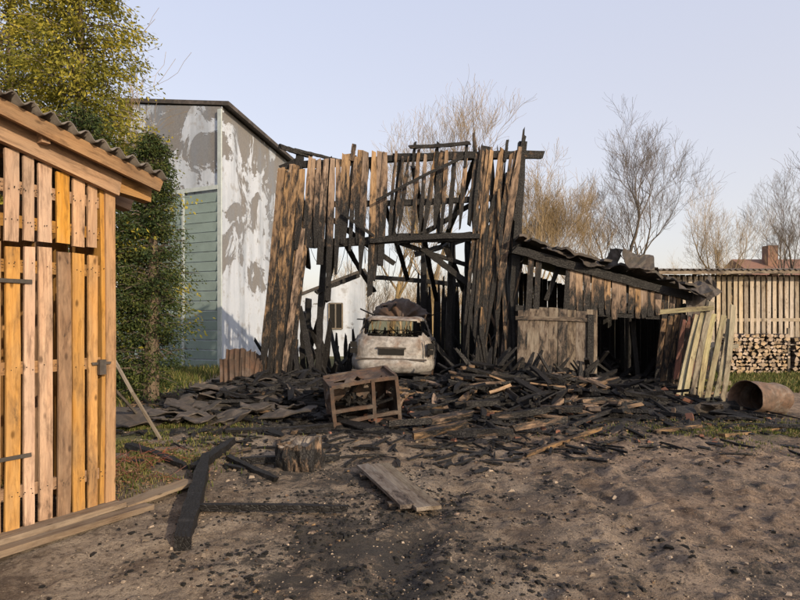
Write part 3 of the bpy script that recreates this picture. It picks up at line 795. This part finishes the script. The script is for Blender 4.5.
mb.build('recess_shade_boxes',M_dark,car)  # solid dark boxes painted as the shade of lamp and plate recesses
mb=MB(); board(mb,(-.72,-2.185,.55),(.72,-2.185,.55),.035,.03,FN,jag=0,wj=0,bend=0); board(mb,(-.30,-2.19,.79),(.30,-2.19,.79),.03,.03,FN,jag=0,wj=0,bend=0)
for sx_ in (-1,1): board(mb,(sx_*.69,-2.13,.60),(sx_*.66,-2.09,.95),.014,.02,FN,jag=0,wj=0,bend=0)  # thin dark strips laid on to stand for the tailgate seam gaps
mb.build('seam_and_trim_strips',M_soot,car)
mb=MB()
for sx_ in (-1,1):
    for wy in wheels:
        for (r,hw) in ((.29,.09),(.19,.10)):
            tube(mb,[(sx_*(.76-hw),wy,.30),(sx_*(.76+hw),wy,.30)],[r,r],20)
mb.build('wheels',M_rust,car)
mb=MB()
for (sx_,sy) in ((-.38,-.1),(.38,-.1),(-.38,-1.0),(.0,-1.0),(.38,-1.0)):
    for dx in (-.2,.2):
        tube(mb,[(sx_+dx,sy+.4,.5),(sx_+dx,sy-.05,.52),(sx_+dx*.9,sy-.2,1.12)],[.018]*3,5)
    for z in (.6,.75,.9,1.05,1.13): tube(mb,[(sx_-.2,sy-.07-(z-.5)*.22,z),(sx_+.2,sy-.07-(z-.5)*.22,z+U(-.03,.03))],[.01]*2,4)
tube(mb,[(-.38+.19*math.cos(t*.5236),.55+.05*math.sin(t*.5236),.92+.18*math.sin(t*.5236)) for t in range(13)],[.012]*13,5)
for i in range(110):
    p=V((U(-.7,.7),U(-1.8,.5),U(.4,1.0))); q=p+V((U(-.3,.3),U(-.2,.4),U(-.05,.3))); tube(mb,[p,q],[.02,.01],4)
mb.build('burnt_interior',M_dark,car)
car.location=(-.06,15.0,.16); car.rotation_euler=(0,math.radians(1.5),math.radians(-4)); car.scale=(1.09,1.0,1.04)
mb=MB(); vs=[];fs=[]
for i in range(41):
    th=math.pi*i/40
    for j in range(33):
        t=j/32; y=(t-.5)*2.0; env=max(.02,1-(abs(2*t-1))**2.6)**.5
        r=(.74+.13*n3(th*1.5,y*1.2,3)+.06*n3(th*5,y*4,9))*env+.018*math.sin(th*26)
        vs.append(V((math.cos(th)*r*1.0,y+.10*n3(th*3,t*2,4),math.sin(th)*r*(.74+.1*n3(y,th,2)))))
for i in range(40):
    for j in range(32):
        a_=i*33+j
        if n3(i*.2,j*.2,5)>.50: continue
        fs.append((a_,a_+1,a_+34,a_+33))
mb.add(vs,fs,vs,[(.5,0.,.5)]*len(vs)); o=mb.build('collapsed_sheet_metal',M_rust,None,True); o.modifiers.new('s','SOLIDIFY').thickness=.015
o.location=(.0,15.1,1.58)
mb=MB()
for i in range(26):
    p=V((U(-.8,.6),U(-.9,.9),U(.0,.3))); board(mb,p,p+V((U(-.5,.5),U(-.3,.3),U(-.05,.3))),U(.04,.08),.03,V((0,0,1)),U(.8,1.1),n=3,jag=.05)
mb.build('fallen_battens',M_burn,o)

# ------------------------------------------------------------ corrugated sheets stack
mb=MB()
for k in range(9):
    vs=[];fs=[]; b0=V((-3.65+k*.03+U(-.05,.05),11.7+k*.07,.05)); tilt=U(-.14,.14); hh_=U(.65,.95); ww=U(.45,.68)
    for i in range(41):
        t=i/40
        for zz_ in (0,.5,1): vs.append(b0+V((t*ww+tilt*zz_,.25*zz_+.03*math.sin(t*28)+.05*n3(t*3,zz_,k),hh_*zz_+.07*n3(t*4,k,2)*zz_)))
    for i in range(40):
        for j in range(2): a_=i*3+j; fs.append((a_,a_+3,a_+4,a_+1))
    mb.add(vs,fs,vs,[(R(),0.,R())]*len(vs))
o=mb.build('corrugated_sheet_stack',M_rust,None,True); o.modifiers.new('s','SOLIDIFY').thickness=.012

# ------------------------------------------------------------ burnt cabinet
ap=empty('burnt_metal_cabinet'); mb=MB()
w,h,dp=1.0,.70,.6
def grid(p,q,r_,s_,nn=12,amp=.03,hole=.5):
    vs=[];fs=[]; sd=R()*30
    for i in range(nn+1):
        for j in range(nn+1):
            a=i/nn;b_=j/nn; v=(p*(1-a)*(1-b_)+q*a*(1-b_)+r_*a*b_+s_*(1-a)*b_); ed=min(a,1-a,b_,1-b_)*4
            vs.append(v+V((n3(a*3+sd,b_*3),n3(a*3,b_*3+sd),n3(a*3,sd,b_*3)))*amp*min(1,ed))
    for i in range(nn):
        for j in range(nn):
            if n3(i*.4+sd,j*.4,3)>hole: continue
            a_=i*(nn+1)+j; fs.append((a_,a_+nn+1,a_+nn+2,a_+1))
    mb.add(vs,fs,vs,[(.5,0.,.5)]*len(vs))
X0,X1,Y0,Y1=-w/2,w/2,-dp/2,dp/2
P3=lambda x,y,z:V((x,y,z))
grid(P3(X0,Y1,0),P3(X1,Y1,0),P3(X1,Y1,h),P3(X0,Y1,h),amp=.10)
grid(P3(X0,Y0,0),P3(X0,Y1,0),P3(X0,Y1,h),P3(X0,Y0,h),amp=.10)
grid(P3(X1,Y0,0),P3(X1,Y1,0),P3(X1,Y1,h),P3(X1,Y0,h),amp=.10)
grid(P3(X0,Y0,h),P3(X1,Y0,h*.97),P3(X1,Y1,h),P3(X0,Y1,h),amp=.14,hole=.3)
grid(P3(X0,Y0,.02),P3(X1,Y0,.02),P3(X1,Y1,.02),P3(X0,Y1,.02))
o=mb.build('dented_panels',M_box,ap); o.modifiers.new('s','SOLIDIFY').thickness=.012
mb=MB()
for (p,q) in (((X0,Y0,0),(X0,Y0,h)),((X1,Y0,0),(X1,Y0,h)),((X0,Y0,h),(X1,Y0,h*.97)),((X0,Y0,0),(X1,Y0,0)),((X1,Y1,h),(X1,Y0,h)),((X0,Y1,h),(X1,Y1,h)),((.1,Y0,0),(.13,Y0,h)),((X0,Y0,.32),(.1,Y0,.30)),((X0,Y0,.12),(X1,Y0,.13))):
    board(mb,p,q,.055,.04,FN,n=8,jag=0,bend=.025,wj=.08)
mb.build('frame',M_box,ap)
mb=MB()
for i in range(40):
    p=V((U(X0,X1)*.7,U(Y0,Y1)*.7,U(.05,.3))); board(mb,p,p+V((U(-.3,.3),U(-.2,.2),U(-.05,.2))),.06,.03,V((0,0,1)),U(.8,1.1),n=3,jag=.04)
mb.build('debris_inside',M_burn,ap)
g_=G(362,426); ap.location=(g_.x,g_.y+.3,g_.z+.03); ap.rotation_euler=(math.radians(9),math.radians(-8),math.radians(18))

# ------------------------------------------------------------ stump
st=MB(); vs=[];fs=[]; c_=G(299,466); NS=60
def srad(th,t): return .25*(1+.12*n3(math.cos(th)*2,math.sin(th)*2,t)+.14*n3(math.cos(th)*6,math.sin(th)*6,1+t*2)+.08*n3(math.cos(th)*16,math.sin(th)*16,t*2))*(1.03-.08*t)
for i in range(11):
    t=i/10
    for j in range(NS):
        th=6.283*j/NS; r=srad(th,t)
        vs.append(V((c_.x+math.cos(th)*r,c_.y+math.sin(th)*r,c_.z-.04+.31*t+(.12*n3(th*2,2,1)+.05*math.cos(th) if i==10 else 0))))
for i in range(10):
    for j in range(NS): j2=(j+1)%NS; fs.append((i*NS+j,i*NS+j2,(i+1)*NS+j2,(i+1)*NS+j))
st.add(vs,fs,[V((v.z,v.x*1.,v.y))+V((3,4,5)) for v in vs],[(.4,.62 if i<9 else .45,.7) for i in range(11) for j in range(NS)],0)
top=vs[-NS:]; cc_=sum(top,V())/NS
tv=[cc_-V((0,0,.07))]+[cc_.lerp(v,.55)-V((0,0,.03+.04*R())) for v in top]+[v.copy() for v in top]
tf=[(0,1+j,1+(j+1)%NS) for j in range(NS)]+[(1+j,1+NS+j,1+NS+(j+1)%NS,1+(j+1)%NS) for j in range(NS)]
st.add(tv,tf,[V(((v-cc_).length*.3,(v-cc_).x,(v-cc_).y)) for v in tv],[(.4,.15,.95)]+[(.4,.2,.95)]*NS+[(.4,.4,.8)]*NS,1)
st.build('charred_chopping_block',[M_burn,M_grey])

# ------------------------------------------------------------ plank panel foreground
mb=MB()
a0,a1=G(358,473,.07),G(402,517,.06); b0,b1=G(388,471,.07),G(442,511,.06)
for k in range(3):
    t=(k+.5)/3; board(mb,a0.lerp(b0,t),a1.lerp(b1,t)+V((U(-.03,.03),U(-.08,.05),0)),.135,.03,V((0,0,1)),.15,.3,n=8,jag=.03,tone=U(.4,.8))
board(mb,a0.lerp(a1,.2)-V((.04,0,.035)),b0.lerp(b1,.2)+V((.04,0,-.035)),.08,.04,V((0,0,1)),.6)
board(mb,a0.lerp(a1,.85)-V((.04,0,.035)),b0.lerp(b1,.85)+V((.04,0,-.035)),.08,.04,V((0,0,1)),.6)
mb.build('wooden_panel',M_grey)
def solo(name,segs,material=M_burn):
    m2=MB()
    for (p,q,w,t,c,kk) in segs: board(m2,p,q,w,t,V((0,0,1)),c,c*kk,n=16,jag=.06,bend=.012,wj=.2,taper1=.6)
    m2.build(name,material)
solo('charred_beam',[(G(182,548,.05),G(206,468,.08),.12,.10,.95,.95)])
solo('charred_beam',[(G(203,516,.04),G(346,513,.05),.055,.05,.95,1.)])
solo('charred_beam',[(G(196,476,.04),G(232,450,.10),.10,.08,.95,1.)])
solo('charred_beam',[(G(229,462,.03),G(275,482,.03),.07,.05,.9,1.)])
solo('charred_beam',[(G(243,464,.04),G(335,461,.05),.08,.06,.9,1.)])
solo('charred_beam',[(G(130,458,.08),G(184,472,.05),.09,.05,.85,1.)])
solo('charred_beam',[(G(527,456,.03),G(600,434,.08),.06,.04,.5,.8)])
# ------------------------------------------------------------ debris piles
mb=MB()
def deb(x,y,ln_,w,t,c,a=None,lift=0.,tilt=None,tone=None):
    a=R()*3.1416 if a is None else a
    tl=U(-.25,.35)*.5 if tilt is None else tilt
    p=V((x,y,gh(x,y)+lift+t*.6)); d=V((math.cos(a)*math.cos(tl),math.sin(a)*math.cos(tl),math.sin(tl)))*ln_*.5
    q0,q1=p-d,p+d
    for q in (q0,q1):
        gz=gh(q.x,q.y)
        if q.z<gz: q.z=gz+.01
    board(mb,q0,q1,w,t,V((U(-.5,.5),U(-.5,.5),1)).normalized(),c*U(.75,1.1),c*U(.75,1.1),n=5,jag=.05,bend=.025,wj=.18,taper1=U(.3,1),taper0=U(.5,1),tone=tone if tone is not None else U(.15,.75))
for i in range(1100):
    x,y=heapreg()
    if -1.3<x<1.15 and y>12.2: continue
    c=1.05 if R()<.80 else U(.4,.8)
    deb(x,y,U(.12,.6) if R()<.85 else U(.8,1.5),U(.03,.12),U(.015,.06),c,lift=U(0,.2)*mound(x,y))
for i in range(560):
    x=U(-.4,4.4); y=9.3+R()*3.0
    c=U(.9,1.15) if R()<.74 else U(.3,.65)
    deb(x,y,U(.2,.8),U(.035,.12),U(.02,.07),c,lift=U(0,.32 if x>1 else .15)*sstep(8.8,10.5,y),tilt=U(-.3,.45))
for i in range(220):
    x=U(-3.2,-.9); y=U(10.0,12.6); deb(x,y,U(.2,1.0),U(.04,.12),U(.02,.06),U(.8,1.15),lift=U(0,.22),tilt=U(-.2,.45))
for i in range(300):
    x=random.gauss(.3,2.6); y=random.gauss(7.7,.7)
    if y<5.9: continue
    deb(x,y,U(.05,.4),U(.015,.06),U(.01,.03),U(.7,1.1))
for i in range(70):
    x=U(1.3,4.0); y=U(11.2,12.2); z=gh(x,y)
    board(mb,(x,y,z),(x+U(-.6,.6),y+U(-.2,.3),z+U(.1,.65)),U(.04,.11),.03,V((U(-1,1),-1,0)).normalized(),U(.7,1.1),n=5,jag=.1,taper1=.5,wj=.15)
for (px,py,l2,a) in ((478,418,.7,.15),(520,424,.9,.1),(560,420,.6,-.2),(612,415,1.0,.05),(452,428,.7,.5),(498,408,.8,2.7),(410,432,.6,.3),(590,408,.8,.4),(440,440,.7,.12),(540,436,.8,.28),(480,444,.8,-.15),(568,412,.35,1.2),(640,408,.4,1.3)):
    p=G(px,py); deb(p.x,p.y,l2,.12,.09,U(.4,.8),a,lift=.10,tilt=U(-.05,.2),tone=U(.4,.8))
mb.build('charred_timber_debris',M_burn)
mb=MB()
for i in range(34):
    x=U(-4.3,-1.7); y=U(8.6,11.4); s=U(.35,.9)
    scrap(mb,(x,y,gh(x,y)+U(.04,.16)),s,s*U(.5,.9),U(-.08,.08),E(U(-.25,.15),U(-.2,.2),U(-.5,.5)),6)
o=mb.build('burnt_roofing_sheets',M_soot); o.modifiers.new('s','SOLIDIFY').thickness=.02
mb=MB()
for (px,py,sc_) in ((440,396,.4),(350,392,.4),(404,402,.35),(610,402,.5),(468,392,.5),(300,410,.5),(710,418,.4),(560,404,.5)):
    p=G(px,py); scrap(mb,(p.x,p.y,p.z+.14),sc_,sc_*.7,U(-.6,.6),E(U(-.9,.9),U(-.6,.6),U(-1,1)),8)
o=mb.build('twisted_metal_sheets',M_soot); o.modifiers.new('s','SOLIDIFY').thickness=.01
mb=MB()
for i in range(40):
    x=U(-.5,5.5);y=U(8.8,11.3); z=gh(x,y)+U(.02,.08); a=E(U(-.4,.4),U(-.4,.4),R()*3); t=R()*.7
    vs=[a@V((sx_*.11,sy*.055,sz*.03))*U(.85,1.05)+V((x,y,z)) for sx_ in(-1,1) for sy in(-1,1) for sz in(-1,1)]
    mb.add(vs,[(0,1,3,2),(4,6,7,5),(0,4,5,1),(2,3,7,6),(0,2,6,4),(1,5,7,3)],vs,[(R(),0.,t)]*8)
mb.build('loose_bricks',M_brick)

# ------------------------------------------------------------ BARE TREES
def bare(name,base,height,spread,levels=5,r0=.16,seed=1,material=M_bark,fork=.28,droop=0.,kids=(3,4),mbx=None,tone=.5,trunk=None,ratio=(.60,.82)):
    rnd=random.Random(seed); mb=mbx or MB()
    def grow(p,d,r,ln_,lev):
        ns=6 if lev<2 else (4 if lev<levels-1 else 3)
        pts=[p];rs=[r]; q=p.copy(); dd=d.copy()
        for i in range(ns):
            wob=.10+.055*lev
            dd=(dd+V((rnd.uniform(-wob,wob),rnd.uniform(-wob,wob),rnd.uniform(-wob*.6,wob*.9)+(.06-droop if lev>0 else 0)))).normalized()
            q=q+dd*(ln_/ns); pts.append(q.copy()); rs.append(max(.0045,r*(1-(.55 if lev else .4)*(i+1)/ns)))
        tube(mb,pts,rs,8 if lev==0 else (5 if lev<3 else 3),tone=tone*rnd.uniform(.7,1.3),cap=(lev<2))
        if lev>=levels: return
        nk=rnd.randint(*kids)+(1 if lev==0 else 0)
        for k in range(nk):
            t=rnd.uniform(fork if lev==0 else .3,1.)
            if k==0: t=1.
            i=min(ns-1,int(t*ns)); pp=pts[i].lerp(pts[i+1],t*ns-i) if t<1 else pts[-1]
            rr=rs[i]*(.78 if k==0 else .6)
            ax_=dd.orthogonal().normalized(); ax_=Matrix.Rotation(rnd.uniform(0,6.283),3,dd)@ax_
            ang=rnd.uniform(.35,.9)*spread*(.35 if k==0 else 1)
            nd=Matrix.Rotation(ang,3,ax_)@dd; nd=(nd+V((0,0,.15))).normalized()
            grow(pp,nd,max(.005,rr),ln_*rnd.uniform(*ratio),lev+1)
    grow(V(base),V((rnd.uniform(-.05,.05),rnd.uniform(-.05,.05),1)).normalized(),r0,height*(trunk or .30),0)
    if mbx is None: return mb.build(name,material)
bare('bare_tree',(14.0,35,0),14.8,1.0,6,.26,3,M_bark,kids=(3,5),fork=.6)
bare('bare_tree',(1.5,31,0),14.0,.80,6,.22,11,M_gold,kids=(3,5),fork=.45)
bare('bare_tree',(-.6,34,0),12.5,.85,6,.2,5,M_gold,kids=(3,4),fork=.3)
bare('bare_tree',(6.8,29,0),10.8,.95,6,.16,21,M_gold,kids=(3,5),fork=.3)
bare('bare_tree',(9.2,33,0),9.4,.95,6,.14,23,M_gold,kids=(3,4),fork=.3)
bare('bare_tree',(23.5,40,0),12.5,.95,6,.2,31,M_gold,kids=(3,4),fork=.4)
bare('bare_tree',(28,42,0),13.,.95,6,.2,37,M_bark,kids=(3,4),fork=.4)
bare('bare_tree',(16.3,19.5,0),12.5,1.1,6,.16,41,M_bark,kids=(3,4),fork=.35)
bare('bare_tree',(-7.4,14.6,0),10.5,.75,5,.10,43,M_gold,kids=(3,4),fork=.3)
mb=MB(); 
for i in range(70):
    x=U(-70,110); y=U(58,95); 
    if x<-15 and R()<.4: continue
    bare('',(x,y,0),U(6,12),U(.8,1),4,.16,100+i,kids=(3,4),fork=.2,mbx=mb,tone=U(.3,.8))
for i in range(60):
    x=U(5,40); y=U(30,50); bare('',(x,y,0),U(3.0,6.0),U(.8,1),4,.06,300+i,kids=(3,4),fork=.1,mbx=mb,tone=U(.3,.9))
for i in range(30):
    x=U(-4,6); y=U(30,40); bare('',(x,y,0),U(3,6.5),U(.8,1),4,.06,400+i,kids=(3,4),fork=.1,mbx=mb,tone=U(.3,.9))
mb.build('distant_trees',M_gold)
dh=empty('distant_house'); mb=MB(); box(mb,31,40,50,57,0,5.3,tone=.6); mb.build('walls',plain('ochre_render',(0.42,0.26,0.14)),dh)
mb=MB(); vs=[V((30.6,49.6,5.2)),V((40.4,49.6,5.2)),V((40.4,57.4,5.2)),V((30.6,57.4,5.2)),V((30.6,53.5,7.2)),V((40.4,53.5,7.2))]
mb.add(vs,[(0,1,5,4),(2,3,4,5),(1,2,5),(3,0,4),(3,2,1,0)],vs,[(.5,0.,.5)]*6); box(mb,33,33.9,52,52.9,6,8.3); mb.build('roof',plain('roof_tile',(0.2,0.11,0.08)),dh)

# ------------------------------------------------------------ EVERGREENS
def conifer(name,base,H_,Rr,nbr,material,seed,leaf=.055,shape=1.,zmin=.3,per=46,bright=(0.,1.),hang=.3):
    rnd=random.Random(seed); par=empty(name); mb=MB(); bx,by=base
    tube(mb,[(bx,by,-.1),(bx+.05,by,H_*.5),(bx,by,H_*.97)],[.16,.10,.015],8)
    lf=MB()
    for i in range(nbr):
        t=rnd.random()**.85; z=zmin+(H_-zmin)*t
        rad=Rr*((1-t)**shape*.92+.08)*rnd.uniform(.5,1.25)*(1+.3*n3(t*6,seed,math.cos(i)*2)); az=rnd.uniform(0,6.283)
        out=V((math.cos(az),math.sin(az),0)); start=V((bx,by,z)); tip=start+out*rad+V((0,0,rad*rnd.uniform(-.15,.45)))
        mid=start.lerp(tip,.5)+V((0,0,rad*.12)); tube(mb,[start,mid,tip],[.02,.012,.004],3,cap=False)
        tonec=rnd.uniform(0,1)
        ncl=int(per*(.5+rad/Rr))
        for k in range(ncl):
            u_=.2+.8*rnd.random()**.6; p=start.lerp(mid,u_*2) if u_<.5 else mid.lerp(tip,u_*2-1)
            sp_=.06+.085*rad*(1-abs(u_-.6))
            p=p+V((rnd.gauss(0,sp_),rnd.gauss(0,sp_),rnd.gauss(-.05,sp_*.6)-abs(rnd.gauss(0,hang*.4))*(rad/Rr)))
            d=(out*rnd.uniform(.2,1)+V((rnd.uniform(-.8,.8),rnd.uniform(-.8,.8),rnd.uniform(-1.1,.2)))).normalized()
            s_=d.cross(V((rnd.uniform(-1,1),rnd.uniform(-1,1),rnd.uniform(-1,1)))).normalized()
            l_=leaf*rnd.uniform(.8,2.2); w_=leaf*rnd.uniform(.2,.42)
            tn=min(1,max(0,bright[0]+(bright[1]-bright[0])*(tonec*.5+rnd.random()*.35+.25*(u_-.5))))
            vs=[p-s_*w_*.5,p+d*l_*.5-s_*w_,p+d*l_,p+d*l_*.5+s_*w_]
            lf.add(vs,[(0,1,2,3)],vs,[(.5,0.,tn)]*4)
    mb.build('trunk_and_limbs',M_bark,par); lf.build('foliage',material,par)
M_golden=leafmat('sunlit_golden_foliage',(0.045,0.06,0.012),(0.25,0.23,0.035),(0.55,0.44,0.07),.35)  # yellow-green leaves brightened, golden sunlight put into their colour
M_dkgreen=leafmat('dark_foliage',(0.012,0.024,0.010),(0.035,0.055,0.016),(0.13,0.13,0.03),.15)
conifer('golden_conifer_tree',(-6.75,12.2),10.6,2.1,430,M_golden,5,.062,.65,.8,110)
conifer('golden_conifer_tree',(-8.9,13.2),10.8,2.2,330,M_golden,9,.066,.65,1.,90)
conifer('dark_thuja_tree',(-4.85,11.3),5.2,.85,420,M_dkgreen,6,.042,.5,.15,70,hang=.15)
conifer('dark_thuja_tree',(-6.0,11.0),5.6,1.3,400,M_dkgreen,8,.05,.5,.15,66,hang=.2)

# ------------------------------------------------------------ LIGHT, SKY, CAMERA
az=V((.62,-.78,0)).normalized(); el=math.radians(20)
sd=V((az.x*math.cos(el),az.y*math.cos(el),math.sin(el)))
sun=bpy.data.lights.new('sun','SUN'); sun.energy=4.9; sun.angle=math.radians(.6); sun.color=(1,.81,.57)
so=bpy.data.objects.new('sun',sun); so.rotation_euler=(-sd).to_track_quat('-Z','Y').to_euler(); bpy.context.scene.collection.objects.link(so)
w=bpy.data.worlds.new('World'); bpy.context.scene.world=w; w.use_nodes=True; nt=w.node_tree
sk=nt.nodes.new('ShaderNodeTexSky'); sk.sky_type='NISHITA'; sk.sun_disc=False; sk.sun_elevation=el; sk.sun_rotation=math.atan2(sd.x,sd.y)
sk.air_density=1.; sk.dust_density=2.5; sk.ozone_density=1.5
tc=nt.nodes.new('ShaderNodeTexCoord'); sz=nt.nodes.new('ShaderNodeSeparateXYZ'); L(nt,tc.outputs['Generated'],sz.inputs[0])
hz=ramp(nt,sz.outputs[2],[(0.,(.93,.78,.68)),(.12,(.88,.79,.76)),(.5,(.78,.78,.90))])
hs=mix(nt,1.0,hz,(5.3,5.3,5.3),'MULTIPLY')
sk2=mix(nt,1.0,sk.outputs[0],(.65,.65,.65),'MULTIPLY')
fin=mix(nt,1.0,sk2,hs,'ADD')
bg=nt.nodes['Background']; L(nt,fin,bg.inputs[0]); bg.inputs[1].default_value=.13
cam=bpy.data.cameras.new('camera'); cam.sensor_width=36; cam.lens=F/800*36; cam.shift_y=20/800; cam.clip_end=2000; cam.clip_start=.05
co=bpy.data.objects.new('camera',cam); co.location=(0,0,CH); co.rotation_euler=(math.radians(90),0,0); bpy.context.scene.collection.objects.link(co)
bpy.context.scene.camera=co
s=bpy.context.scene; s.view_settings.view_transform='Standard'; s.view_settings.look='None'; s.view_settings.exposure=0
